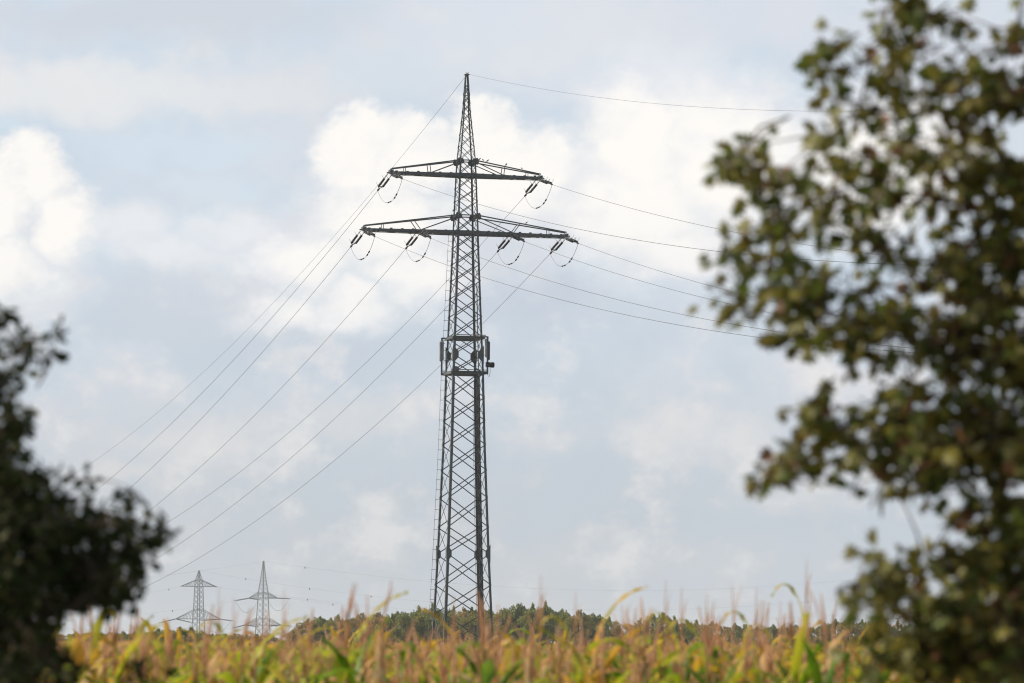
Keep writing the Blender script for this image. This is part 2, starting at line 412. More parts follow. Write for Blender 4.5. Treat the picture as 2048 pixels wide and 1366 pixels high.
for z in np.arange(2, zpx(750), 1.1): m.bar(corner(2, z) + Vector((-.10, -.27, 0)), corner(2, z) + Vector((.32, -.42, 0)), .05)
m.build('cable_bundle', CABLE, tower)
m = MB(); zz = np.linspace(zpx(745), zpx(565), 9); m.tube([corner(2, z) + Vector((.22, -.1, 0)) for z in zz], .045, 5); m.build('cable_bundle', ANT_GREY, tower)

# antenna platform
def ring(z, h, t, d, mats):
    m = MB()
    for i in range(4):
        a = Vector((CN[i][0] * h, CN[i][1] * h, z)); b = Vector((CN[(i + 1) % 4][0] * h, CN[(i + 1) % 4][1] * h, z)); e = (b - a).normalized() * (t / 2 if i % 2 else -t / 2)
        m.bar(a - e, b + e, t, d)
    return m
zt, zb = zpx(677), zpx(747)
fr = empty('antenna_frame'); fr.parent = tower
ring(zt, hw(zt) + .12, .12, .24, STEEL).build('frame_beam', STEEL, fr)
ring(zb, hw(zb) + .14, .12, .25, STEEL).build('frame_beam', STEEL, fr)
m = MB(); h = hw(zt) + .12
m.box((.15, -h - .17, zt + .20), 2 * h - .1, .34, .05); m.build('walkway', LIT_EDGE, fr)  # pale strip over the front beam, its sunlit edge painted in
m = MB(); h = hw(zb) + .14
m.box((0, -h - .15, zb + .22), 2 * h + .2, .30, .05); m.build('walkway', STEEL, fr); m = MB(); m.box((0, h + .15, zb + .22), 2 * h + .2, .30, .05); m.build('walkway', STEEL, fr)
h = hw(zb) + .1
PL = Vector((-h - .22, h - .1, 0)); PR = Vector((h + .22, -h + .1, 0))
for P_, s in ((PL, -1), (PR, 1)):
    m = MB(); m.bar(P_ + Vector((0, 0, zb - .1)), P_ + Vector((0, 0, zt + .12)), .13)
    for z in (zt + .08, zb): m.bar(P_ + Vector((0, 0, z)), P_ - Vector((s * .7, 0, -z)), .12)
    m.build('antenna_pole', STEEL, fr)
def panel(c, sx, sy, z0, z1, mt, nm='antenna'):
    m = MB(); x, y = c; e = .03
    m.v = []; vs = []
    for z, k in ((z0, .75), (z0 + .08, 1), (z1 - .08, 1), (z1, .75)):
        for i, j in ((-1, -.6), (-.6, -1), (.6, -1), (1, -.6), (1, .6), (.6, 1), (-.6, 1), (-1, .6)): vs.append((x + i * sx / 2 * k, y + j * sy / 2 * k, z))
    fs = [tuple(range(7, -1, -1)), tuple(range(24, 32))] + [(r * 8 + i, r * 8 + (i + 1) % 8, r * 8 + 8 + (i + 1) % 8, r * 8 + 8 + i) for r in range(3) for i in range(8)]
    m.add(vs, fs); m.bar((x, y, z0 + .2), (x - math.copysign(.2, x), y, z0 + .2), .05); m.bar((x, y, z1 - .2), (x - math.copysign(.2, x), y, z1 - .2), .05)
    return m.build(nm, mt, tower)
panel((PL.x - .16, PL.y - .15), .16, .22, zpx(722), zpx(682), ANT_GREY)
panel((PL.x + .02, PL.y - .2), .20, .18, zpx(720), zpx(681), ANT_GREY)
panel((PR.x + .12, PR.y + .1), .20, .24, zpx(721), zpx(684), BLACK)
panel((PR.x - .22, PR.y - .25), .15, .14, zpx(716), zpx(679), ANT_GREY)
m = MB(); rz_ = zpx(731)
m.tube([(PR.x + .10, PR.y - .1, rz_), (PR.x + .16, PR.y - .1, rz_), (PR.x + .17, PR.y - .1, rz_), (PR.x + .52, PR.y - .1, rz_), (PR.x + .56, PR.y - .1, rz_)], [.15, .15, .22, .24, .20], 10)
m.box((PR.x - .02, PR.y - .1, rz_ + .02), .28, .3, .42)
m.tube([(PR.x + .2, PR.y - .1, rz_ - .2), (PR.x + .22, PR.y - .1, rz_ - .6), (PR.x + .12, PR.y - .1, zb - .35), (PR.x - .05, PR.y - .1, zb - .1)], .02, 5)
tag(m.build('radio_unit', BLACK, tower))
m = MB()
for k in range(3):
    m = MB(); m.box((-hw(zb) + .3 + k * .24, -.4 + k * .24, zb + .42), .2, .2, .36); m.build('equipment_box', ANT_GREY, tower)

# ------------------------------------------------------------------ strings, jumpers, conductors
dL = Vector((-math.sin(R(19.4)), math.cos(R(19.4)), 0)); dR = Vector((math.sin(R(17.6)), -math.cos(R(17.6)), 0))
SL_C, SR_C = (.276, .00059), (.217, .00053); SL_E, SR_E = (.282, .0006), (.208, .00047)
def loc2w(x, y, z): return T0 + AX * x + AY * y + Vector((0, 0, z))
def insulator_string(A, d, slope, label, mt=BLACK):
    """double tension string from the arm at A running along d; returns the clamp point"""
    dirn = (d + Vector((0, 0, -slope))).normalized(); side = d.cross(Vector((0, 0, 1))).normalized()
    root = empty('insulator_string', A); tag(root, label, 'insulator', 'double insulator strings of the big pylon')
    def W(s, o, up=0): return side * o + dirn * s + Vector((0, 0, up))
    for o in (-.20, .20):
        m = MB(); m.bar(W(0, o), W(.95, o), .05, .05); m.build('link_rod', HORN, root)
        m = MB(); pts = []; rs = []
        n = 26
        for k in range(n + 1):
            s = .95 + 1.75 * k / n; pts.append(W(s, o)); rs.append(.105 if k % 2 else .055)
        rs[0] = rs[-1] = .04; m.tube(pts, rs, 8); m.build('insulator', mt, root)
        m = MB()
        for s in (1.0, 2.65):
            for q in (-.12, .12):
                m.tube([W(s, o), W(s + .02, o + q, .16), W(s + .1, o + q * 1.5, .34), W(s + .2, o + q * 1.2, .40)], .014, 4)
        m.build('arcing_horn', HORN, root)
    m = MB(); m.bar(W(2.7, -.24), W(2.7, .24), .06); m.bar(W(2.72, -.22), W(3.1, 0), .055); m.bar(W(2.72, .22), W(3.1, 0), .055); m.build('yoke', BLACK, root)
    m = MB(); m.bar(W(3.08, 0), W(3.28, 0), .07); m.tube([W(3.26, 0), W(3.3, 0), W(3.55, 0), W(3.72, 0)], [.05, .09, .08, .03], 6); m.build('dead_end_clamp', BLACK, root)
    return A + W(3.6, 0)
def wire_obj(nm, pts, rad, label, cat, group=None, mt=WIREM, n=4):
    o = pts[0]; m = MB(); m.tube([p - o for p in pts], rad, n); ob = m.build(nm, mt, None, loc=o); return tag(ob, label, cat, group)
def span(S0, d, sc_, tmax, n=70):
    s, c = sc_; t = [tmax * (k / n) ** 1.15 for k in range(n + 1)]
    return [S0 + d * q + Vector((0, 0, -s * q + c * q * q)) for q in t]
phases = [(-ARMS[0][2] - .05, arm_z[0], 'left tip of the upper crossarm'), (ARMS[0][2] - .1, arm_z[0], 'right tip of the upper crossarm'),
          (-ARMS[1][2] - .05, arm_z[1], 'left tip of the lower crossarm'), (-4.15, arm_z[1], 'middle of the lower left arm'),
          (4.1, arm_z[1], 'middle of the lower right arm'), (ARMS[1][2] - .1, arm_z[1], 'right tip of the lower crossarm')]
for x, z, where in phases:
    cyy = .25
    A = loc2w(x, cyy, z - .12); B = loc2w(x, -cyy, z - .12)
    c1 = insulator_string(A, dL, .30, 'black double insulator string slanting down left from the ' + where)
    c2 = insulator_string(B, dR, .24, 'foreshortened insulator string pointing to the camera at the ' + where, )
    wire_obj('conductor', span(c1, dL, SL_C, 400), .021, 'thin conductor falling away leftwards from the ' + where, 'power line', 'conductors running left from the big pylon')
    wire_obj('conductor', span(c2, dR, SR_C, 318), .016, 'thin conductor sagging off rightwards from the ' + where, 'power line', 'conductors running right from the big pylon')
    pts = []; sag = 1.5
    for k in range(21):
        t = k / 20; p = c1.lerp(c2, t); p = p + Vector((0, 0, -sag * (1 - abs(2 * t - 1) ** 2.3))); pts.append(p)
    jr = empty('jumper_cable', c1); tag(jr, 'drooping jumper loop with small weights under the ' + where, 'jumper cable', 'jumper loops under the crossarms')
    m = MB(); m.tube([p - c1 for p in pts], .019, 4); m.build('loop', WIREM, jr)
    for k in (9, 10.6, 14, 15.4):
        i = int(k); p = pts[i].lerp(pts[i + 1], k - i) - c1; q = pts[i + 1] - c1; dd = (q - p).normalized()
        m = MB(); m.tube([p - dd * .16, p - dd * .14, p + dd * .14, p + dd * .16], [.02, .06, .06, .02], 6); m.build('weight', BLACK, jr)
TT = loc2w(0, 0, ztop)
e1 = loc2w(-.15, .35, ztop - .25); e2 = loc2w(.2, -.3, ztop + .02)
wire_obj('earth_wire', span(e1, dL, SL_E, 400), .015, 'hair-thin earth wire from the pylon peak down to the left', 'power line')
wire_obj('earth_wire', span(e2, dR, SR_E, 318), .010, 'hair-thin earth wire from the pylon peak sagging to the right', 'power line')

# ------------------------------------------------------------------ birds
def bird_mesh(fly=False):
    m = MB(); pts = [(-.17, 0, .02), (-.09, 0, .055), (-.03, 0, .085), (.03, 0, .125), (.07, 0, .165), (.095, 0, .19), (.125, 0, .187), (.16, 0, .178)]
    m.tube(pts, [.008, .022, .045, .05, .036, .030, .018, .003], 8)
    if fly:
        for s in (-1, 1):
            m.add([(.04, s * .03, .11), (-.06, s * .03, .09), (-.10, s * .30, .20), (.0, s * .34, .23), (.05, s * .16, .18), (-.07, s * .17, .17)], [(0, 1, 5, 4), (4, 5, 2, 3)])
            m.add([(.04, s * .03, .118), (-.06, s * .03, .098), (-.10, s * .30, .208), (.0, s * .34, .238), (.05, s * .16, .188), (-.07, s * .17, .178)], [(4, 5, 1, 0), (3, 2, 5, 4)])
    else:
        for s in (-1, 1):
            m.tube([(-.06, s * .04, .07), (-.0, s * .048, .10), (.03, s * .045, .12)], [.006, .02, .012], 5)
            m.bar((0, s * .02, .05), (.005, s * .02, -.005), .008)
    return m.mesh('bird', BIRD, True)
bm1, bm2 = bird_mesh(), bird_mesh(True)
def on_tie(arm, xx, sy):
    yb, yt, Lt, *_ = ARMS[arm]; zt_ = zpx(yt); zb_ = arm_z[arm]; ht = hw(zt_); f = (abs(xx) - ht) / (Lt - ht)
    return loc2w(xx, sy * (ht + .02 + (.25 - ht - .02) * f), zt_ + (zb_ + .34 - zt_) * f + .068)
for pos, lab, me, rz, scl in (
    (on_tie(0, 1.02, -1), 'dark bird perched on the upper right arm right against the mast', bm1, .4, 1.0),
    (on_tie(0, 1.35, -1), 'dark bird on the upper right arm, second out from the mast', bm1, 2.2, 1.0),
    (on_tie(0, 1.75, -1), 'dark bird on the upper right arm, third out from the mast', bm1, .1, 1.05),
    (on_tie(0, 3.45, -1), 'dark bird halfway out on the upper right arm above its struts', bm1, 1.0, 1.2),
    (on_tie(0, 4.9, -1), 'small bird near the outer end of the upper right arm', bm1, 2.6, .8),
    (on_tie(1, 5.3, -1), 'small bird sitting on the lower right arm beyond its struts', bm1, .3, .9),
    (loc2w(-1.78, -.6, zpx(359)), 'black bird flying just below the upper left arm', bm2, .8, 1.0),
    (loc2w(-1.02, .4, zpx(423)), 'black bird clinging to the left rungs just above the lower crossarm', bm1, 1.2, .9)):
    o = bpy.data.objects.new('bird', me); col.objects.link(o); o.location = pos; o.rotation_euler = (0, 0, rz); o.scale = (scl,) * 3
    tag(o, lab, 'bird', 'birds at the big pylon')

# ------------------------------------------------------------------ distant pylons
def far_pylon(px, D_, topy, levels, wpx, arms, yaw, label, nm='transmission_tower'):
    base = at(px, 1300, D_); base.z = 0; k = D_ / F
    Z = lambda y: at(px, y, D_).z
    root = empty(nm, base, yaw); tag(root, label, 'pylon', 'distant lattice pylons')
    pr = [(Z(y), w_ * k / 2 / 1.41) for y, w_ in wpx]; pr[0] = (0, pr[0][1])
    def H(z):
        for (z0, a), (z1, b) in zip(pr, pr[1:]):
            if z <= z1: return a + (b - a) * (z - z0) / (z1 - z0)
        return pr[-1][1]
    cz = lambda i, z: Vector((CN[i][0] * H(z), CN[i][1] * H(z), z))
    for i in range(4):
        m = MB()
        for (z0, _), (z1, _) in zip(pr, pr[1:]): m.bar(cz(i, z0), cz(i, z1), .30 if z0 < pr[-2][0] * .7 else .24)
        m.build('leg', STEEL_FAR, root)
    zs = [0]; 
    while zs[-1] < pr[-1][0] - .6: zs.append(zs[-1] + max(.8, 2 * H(zs[-1]) * .72))
    zs[-1] = pr[-1][0]
    for fc in range(4):
        i, j = fc, (fc + 1) % 4; m = MB()
        for a, b in zip(zs, zs[1:]): m.bar(cz(i, a), cz(j, b), .12); m.bar(cz(j, a), cz(i, b), .12)
        for ay, _ty, _l in arms: m.bar(cz(i, Z(ay)), cz(j, Z(ay)), .2); m.bar(cz(i, Z(_ty)), cz(j, Z(_ty)), .2)
        m.build('bracing', STEEL_FAR, root)
    tips = []
    for ay, ty, ll in arms:
        z, zt_ = Z(ay), Z(ty); h, ht = H(z), H(zt_); m = MB(); Ln = ll * k / math.cos(yaw)
        for sx in (-1, 1):
            for sy in (-1, 1):
                tip = Vector((sx * Ln, sy * .2, z)); a = Vector((sx * h, sy * h, z)); b = Vector((sx * ht, sy * ht, zt_))
                m.bar(a, tip, .34); m.bar(b, tip, .24)
                nn = 6
                for q in range(nn):
                    f0, f1 = q / nn, (q + 1) / nn
                    m.bar(a.lerp(tip, f0), b.lerp(tip, (f0 + f1) / 2), .09); m.bar(b.lerp(tip, (f0 + f1) / 2), a.lerp(tip, f1), .09)
            m.box((sx * Ln, 0, z), .8, .7, .35)
        m.build('crossarm', STEEL_FAR, root)
        rot = Matrix.Rotation(yaw, 3, 'Z')
        tips.append([base + rot @ Vector((sx * Ln, 0, z - .1)) for sx in (-1, 1)])
    return root, tips, base + Vector((0, 0, pr[-1][0]))
PA, tA, topA = far_pylon(396, 2250, 1141, 0, [(1300, 30), (1219, 20.5), (1173, 17), (1160, 14), (1147, 5), (1141, 2.0)], [(1173, 1160, 33), (1238, 1219, 42)], R(38),
    'far grey lattice pylon above the round green copse, shorter of the left pair')
PB, tB, topB = far_pylon(525, 2150, 1122, 0, [(1300, 32), (1236, 25), (1184, 19), (1160, 11), (1130, 3.5), (1122, 2.0)], [(1196, 1184, 30), (1250, 1236, 38)], R(-40),
    'far grey lattice pylon with long tapered spike, taller of the left pair')
PC, tC, topC = far_pylon(1829, 2300, 1145, 0, [(1300, 28), (1236, 22), (1184, 16), (1160, 9), (1150, 3.0), (1145, 2.0)], [(1187, 1176, 28), (1238, 1225, 34)], R(-40),
    'distant pylon glimpsed through leaves of the right-hand tree')
def sagline(A, B, sag, n=30): return [A.lerp(B, k / n) + Vector((0, 0, -sag * 4 * (k / n) * (1 - k / n))) for k in range(n + 1)]
def far_wire(A, B, sag, label, marks=(), rad=.026):
    pts = sagline(A, B, sag); root = empty('conductor', A); tag(root, label, 'power line', 'distant power lines near the horizon')
    m = MB(); m.tube([p - A for p in pts], rad, 4); m.build('wire', WIREM, root)
    for t in marks:
        p = A.lerp(B, t) + Vector((0, 0, -sag * 4 * t * (1 - t))) - A
        m = MB(); m.tube([p + Vector((0, 0, .3)), p + Vector((0, 0, .1)), p - Vector((0, 0, .5)), p - Vector((0, 0, .9))], [.08, .26, .26, .08], 6); m.build('wire_marker', BLACK, root)
far_wire(topB, topC, 13.5, 'faint top wire crossing behind the big pylon from the taller far pylon', (.06,))
far_wire(topA, at(2060, 1140, 2400), 24, 'faint marked wire running right from the peak of the shorter far pylon', (.053, .126, .197, .267, .72, .78))
far_wire(topB, at(60, 1165, 2350), 3, 'faint top wire running left from the taller far pylon')
far_wire(topA, at(40, 1165, 2400), 3, 'faint top wire running left from the shorter far pylon')
def far_string(A, B, label):
    root = empty('insulator_string', A); tag(root, label, 'insulator', 'insulator strings of the distant pylons')
    m = MB(); d = B - A; m.tube([d * t for t in (0, .02, .05, .93, .97, 1)], [.08, .14, .28, .28, .14, .08], 6); m.build('insulator', BLACK, root)
    m = MB(); e = d.normalized(); m.box(d + e * .8, .9, .5, .45); m.build('dead_end_clamp', HORN, root); return A + d * 1.03
def far_jumper(A, B, sag, label):
    o = A; m = MB(); m.tube([p - o for p in sagline(A, B, sag, 14)], .08, 4); tag(m.build('jumper_cable', STEEL_FAR, None, loc=o), label, 'jumper cable', 'jumper loops of the distant pylons')
def px_at(T, x, y, dY): return at(x, y, T.y + dY)
names = {0: 'shorter', 1: 'taller'}
for which, tips, ends in (
    (0, tA, {(1, 0): ((322, 1245), (383, 1245)), (1, 1): ((462, 1241), (405, 1241))}),
    (1, tB, {(0, 0): ((472, 1201), (516, 1199)), (0, 1): ((577, 1197), (535, 1196)), (1, 0): ((470, 1255), (514, 1253)), (1, 1): ((580, 1252), (540, 1252))})):
    for (lvl, sd_), (outp, inp) in ends.items():
        T_ = tips[lvl][sd_]; nm = f"{'upper' if lvl == 0 else 'lower'} {'left' if sd_ == 0 else 'right'} arm of the {names[which]} far pylon"
        a = far_string(T_, px_at(T_, *outp, -4), 'outward insulator string at the ' + nm)
        b = far_string(T_, px_at(T_, *inp, 9), 'inward insulator string at the ' + nm)
        far_jumper(a, b, 7.0, 'drooping jumper loop at the ' + nm)
        if sd_ == 0: far_wire(a, at(-40, outp[1] + 42, 2500), 4, 'faint conductor running left from the ' + nm, (.22, .5))
        else: far_wire(a, at(2100, outp[1] + 15, 2500), 15, 'faint conductor running right from the ' + nm, (.05, .13))
far_wire(tA[0][0], at(-40, 1215, 2500), 4, 'faint conductor running left from the upper left tip of the shorter far pylon', (.055, .3))
far_wire(tA[0][1], at(2100, 1185, 2500), 19, 'faint conductor running right from the upper right tip of the shorter far pylon', (.1,))

# ------------------------------------------------------------------ far wood: individual trees
def ico_dirs(n):
    z = nr.uniform(-1, 1, n); a = nr.uniform(0, 2 * np.pi, n); r = np.sqrt(1 - z * z); return np.stack([r * np.cos(a), r * np.sin(a), z], -1)
def leaf_cloud(centres, radii, per, size, flat=1.0):
    """small bent leaf sprays filling lumpy shells; returns verts, faces"""
    V = []; Fc = []
    for (c, r, n) in zip(centres, radii, per):
        d = ico_dirs(n); rr = (nr.uniform(0.25, 1, n) ** .45)[:, None]; p = np.array(c) + d * rr * np.array(r)
        s = size * nr.uniform(.55, 1.35, n)[:, None]
        a = ico_dirs(n); b = np.cross(a, ico_dirs(n)); b /= np.linalg.norm(b, axis=1)[:, None] + 1e-9; nn = np.cross(a, b)
        q = np.stack([p - a * s, p + b * s * .55 + nn * s * .18, p + a * s, p - b * s * .55 + nn * s * .18], 1)
        V.append(q.reshape(-1, 3))
    V = np.concatenate(V); n = len(V) // 4; Fc = np.arange(n * 4).reshape(n, 4); return V, Fc
def np_mesh(name, V, Fc, mats, mi=None, smooth=False):
    me = bpy.data.meshes.new(name); nf, k = Fc.shape
    me.vertices.add(len(V)); me.vertices.foreach_set('co', np.asarray(V, np.float32).ravel())
    me.loops.add(nf * k); me.loops.foreach_set('vertex_index', Fc.astype(np.int32).ravel())
    me.polygons.add(nf); me.polygons.foreach_set('loop_start', np.arange(0, nf * k, k, dtype=np.int32)); me.polygons.foreach_set('loop_total', np.full(nf, k, np.int32))
    for m in mats: me.materials.append(m)
    if mi is not None: me.polygons.foreach_set('material_index', np.asarray(mi, np.int32))
    if smooth: me.polygons.foreach_set('use_smooth', np.ones(nf, bool))
    me.update(calc_edges=True); me.validate(); return me
def far_tree_proto(kind, seed):
    r = random.Random(seed); cs = []; rs = []; ns = []
    H_ = 9.0
    nl = 34
    for k in range(nl):
        f = r.random(); z = 1.0 + f * 6.0; w_ = 3.1 * math.sin(math.pi * min(1, .18 + .78 * (1 - f) ** .8)) ; a = r.uniform(0, 6.28); q = w_ * r.uniform(.3, 1)
        cs.append((q * math.cos(a), q * math.sin(a), z)); s = r.uniform(.65, 1.15); rs.append((s, s, s * r.uniform(.8, 1.1))); ns.append(int(230 * s * s))
    for k in range(26):                    # pointed leaders that make the ragged top
        a = r.uniform(0, 6.28); q = r.uniform(0, 2.6); z = 7.9 - q * .75 + r.uniform(-.5, .6)
        cs.append((q * math.cos(a), q * math.sin(a), z)); w_ = r.uniform(.2, .34); rs.append((w_, w_, r.uniform(.35, .8))); ns.append(42)
    V, Fc = leaf_cloud(cs, rs, ns, .17)
    other = [1, 0, 3, 2][kind]
    mi = (nr.rand(len(Fc)) < .18)
    root = empty('broadleaf_tree')
    me = np_mesh('crown', V, Fc, [FL[kind], FL[other]], mi.astype(int))
    o = bpy.data.objects.new('crown', me); col.objects.link(o); o.parent = root
    m = MB(); m.tube([(0, 0, -.2), (.05, 0, 1.5), (.1, .05, 3.5), (.0, .1, 6.2), (0, 0, 7.8)], [.2, .16, .13, .08, .03], 7)
    for k in range(7):
        z = r.uniform(1.5, 5); a = r.uniform(0, 6.28); m.tube([(.05, .03, z), (.9 * math.cos(a), .9 * math.sin(a), z + .9), (1.6 * math.cos(a), 1.6 * math.sin(a), z + 2)], [.07, .05, .02], 5)
    m.build('trunk', BARK, root)
    return root
protos = [[far_tree_proto(k, 10 * k + s) for s in range(2)] for k in range(4)]
used = set(); TREES = []
FLAB = ['mid-green tree', 'darker blue-green tree', 'olive yellowish tree', 'brownish autumn tree']
tops = [(-60, 1290), (60, 1287), (150, 1291), (175, 1281), (200, 1290), (240, 1277), (300, 1259), (340, 1253), (380, 1254), (405, 1262), (425, 1279), (450, 1270), (490, 1263), (520, 1271), (562, 1293), (580, 1258), (620, 1232), (650, 1224), (700, 1226), (760, 1217),
        (800, 1215), (850, 1204), (900, 1207), (950, 1212), (1000, 1212), (1040, 1202), (1110, 1205), (1160, 1215), (1200, 1222), (1235, 1243), (1258, 1248), (1290, 1222), (1320, 1218), (1350, 1228), (1390, 1237), (1450, 1247), (1600, 1243), (1640, 1247), (1690, 1227), (1720, 1237), (1800, 1241), (1900, 1244), (2120, 1242)]
def topline(x):
    for (a, b), (c, d_) in zip(tops, tops[1:]):
        if x <= c: return b + (d_ - b) * (x - a) / (c - a)
    return tops[-1][1]
def place_tree(x, top, Y, kind, where, grp):
    pr = protos[kind][rnd.randrange(2)]
    if pr.name in used: o = copy_tree(pr)
    else: o = pr; used.add(pr.name)
    b = at(x, 1290, Y); hgt = EYE + at(x, top, Y).z - EYE; s = max(.35, hgt / 9.0)
    o.location = (b.x, Y, 0); o.rotation_euler = (0, 0, rnd.uniform(0, 6.28)); sx = max(s * .85, .8) * rnd.uniform(.85, 1.15); o.scale = (sx, sx, s)
    TREES.append((grp, where, b.x / Y, kind, o))
x = 222
while x < 430: place_tree(x, topline(x) + rnd.uniform(-2, 5), 560 + rnd.uniform(-8, 8), rnd.choice([0, 0, 0, 1]), 'front of the rounded left copse', 'trees of the left copse'); x += rnd.uniform(18, 26)
for x in (250, 290, 330, 370, 400): place_tree(x, topline(x) + 6, 585, rnd.choice([0, 1]), 'back of the rounded left copse', 'trees of the left copse')
for x in (-50, 0, 40, 70, 110, 150, 176, 200): place_tree(x, topline(x), 620, rnd.choice([1, 2]), 'low trees beyond the left shrub', 'low trees at the left edge')
for x in (448, 470, 492, 515, 538): place_tree(x, topline(x) + rnd.uniform(0, 4), 640, rnd.choice([2, 3]), 'gap between copse and long wood', 'low trees in the gap')
x = 585
while x < 1240: place_tree(x, topline(x) + rnd.uniform(-4, 9), 700 + rnd.uniform(-10, 10), rnd.choice([0, 1, 1, 2, 0, 3]), 'front row of the long wood', 'trees of the long wood'); x += rnd.uniform(22, 34)
x = 600
while x < 1225: place_tree(x, topline(x) + rnd.uniform(-2, 6), 735 + rnd.uniform(-8, 8), rnd.choice([0, 1]), 'back row of the long wood', 'trees of the long wood'); x += rnd.uniform(32, 44)
x = 1252
while x < 1420: place_tree(x, topline(x) + rnd.uniform(-3, 6), 690 + rnd.uniform(-12, 12), rnd.choice([2, 3, 2, 0]), 'thin row right of the long wood', 'trees in the thin row'); x += rnd.uniform(20, 30)
while x < 2130: place_tree(x, topline(x) + rnd.uniform(-4, 5), 740 + rnd.uniform(-20, 20), rnd.choice([2, 3, 1, 1]), 'low belt at the right horizon', 'trees of the low right belt'); x += rnd.uniform(20, 32)

ORD = 'first second third fourth fifth sixth seventh eighth ninth tenth eleventh twelfth thirteenth fourteenth fifteenth sixteenth seventeenth eighteenth nineteenth twentieth'.split()
def ordn(n):
    if n < 20: return ORD[n]
    return {20: 'twenty-', 30: 'thirty-', 40: 'forty-'}[(n + 1) // 10 * 10] + ORD[(n + 1) % 10 - 1] if (n + 1) % 10 else {30: 'thirtieth', 40: 'fortieth', 50: 'fiftieth'}[n + 1]
for w_ in sorted(set(t[1] for t in TREES)):
    for n_, (grp, where, _x, kind, o) in enumerate(sorted((t for t in TREES if t[1] == w_), key=lambda t: t[2])):
        tag(o, f'{FLAB[kind]}, {ordn(n_)} from the left in the {where}', 'tree', grp)

# ------------------------------------------------------------------ corn
def corn_leaf(h, az, length, elev, droop, width, r, segs=8, kink=None):
    V = []; p = Vector((0, 0, h)); e = elev; st = length / segs; d_az = r.uniform(-.25, .25); tw = r.uniform(-.6, .6)
    for k in range(segs + 1):
        f = k / segs; a = az + d_az * f; ww = width * (math.sin(math.pi * min(1, .18 + .82 * f)) ** .7 if f < 1 else 0) * (1 - .25 * f) * .5 + .002
        d = Vector((math.cos(a) * math.cos(e), math.sin(a) * math.cos(e), math.sin(e)))
        side = Vector((-math.sin(a), math.cos(a), 0)); nrm = d.cross(side); t_ = tw * f; s2 = side * math.cos(t_) + nrm * math.sin(t_); n2 = d.cross(s2)
        wav = .012 * math.sin(k * 2.3 + az)
        V += [p - s2 * ww - n2 * (ww * .35 + wav), p, p + s2 * ww - n2 * (ww * .35 - wav)]
        p = p + d * st; e -= droop / segs * (1 + f)
        if kink is not None and k == kink: e -= 1.3
    Fc = []
    for k in range(segs):
        b = k * 3; Fc += [(b, b + 1, b + 4, b + 3), (b + 1, b + 2, b + 5, b + 4)]
    return V, Fc
def corn_proto(kind, seed):
    """list of (part name, MB, material list)"""
    r = random.Random(seed); parts = []
    H_ = r.uniform(1.55, 1.69)
    m = MB(); m.tube([(0, 0, -.05), (.01, 0, .5), (0, .01, 1.0), (.01, .01, 1.4), (0, 0, H_)], [.016, .015, .012, .009, .005], 6); parts.append(('stalk', m, [STALK]))
    for k in range(10):
        f = k / 9; h = .35 + (H_ - .42) * f; az = k * math.pi + r.uniform(-.5, .5) + seed
        kind_m = {0: [0, 0, 1, 3, 1], 1: [1, 2, 1, 3, 1], 2: [3, 4, 3, 2, 1], 3: [4, 3, 2, 1, 4]}[kind][r.randrange(5)]
        dry = kind_m >= 3
        ln = r.uniform(.5, .74) * (1.0 - .38 * max(0, f - .6)); el = r.uniform(1.1, 1.5)
        V, Fc = corn_leaf(h, az, ln, el, r.uniform(.6, 2.4) + (.3 if dry else 0), (.052 if dry else .062) * r.uniform(.8, 1.15), r, kink=(r.choice([3, 4, 5]) if r.random() < (.45 if dry else .2) else None))
        m = MB(); m.add(V, Fc); parts.append(('leaf', m, [CL[kind_m]]))
    m = MB(); tl = r.uniform(.28, .42); lean = r.uniform(-.05, .05)
    m.tube([(0, 0, H_ - .02), (lean * .4, 0, H_ + tl * .5), (lean * 1.2, lean, H_ + tl)], [.006, .0075, .003], 4)
    for k in range(r.randint(2, 4)):
        a = r.uniform(0, 6.28); z = H_ + tl * r.uniform(.08, .45); s = tl * r.uniform(.45, .7); o = r.uniform(.25, .5)
        m.tube([(0, 0, z), (o * s * .5 * math.cos(a), o * s * .5 * math.sin(a), z + s * .6), (o * s * math.cos(a), o * s * math.sin(a), z + s * (.95 if r.random() < .7 else .6))], [.0025, .0045, .002], 3)
    if seed % 3 != 1: parts.append(('tassel', m, [TASSEL]))
    return parts
cprotos = [(k, corn_proto(k, 3 + 7 * k + s)) for k in range(4) for s in range(3)]
CLAB = ['green-leaved corn plant', 'yellowing lime corn plant', 'withered tan corn plant', 'rust-brown corn plant']
croots = []
for k, parts in cprotos:
    root = empty('corn_plant'); 
    for nm, m, mt in parts: m.build(nm, mt, root, smooth=True)
    croots.append(root)
cand = []
for j in range(0, 50):
    Y = 21.5 + j * .5
    half = Y * (1024 / F) + 0.25
    n = int(2 * half / .19)
    for i in range(n + 1): cand.append((-half + i * .19 + rnd.uniform(-.07, .07), Y + rnd.uniform(-.16, .16)))
cand.sort(key=lambda c: c[1])
near, restc = cand[:290], cand[290:]
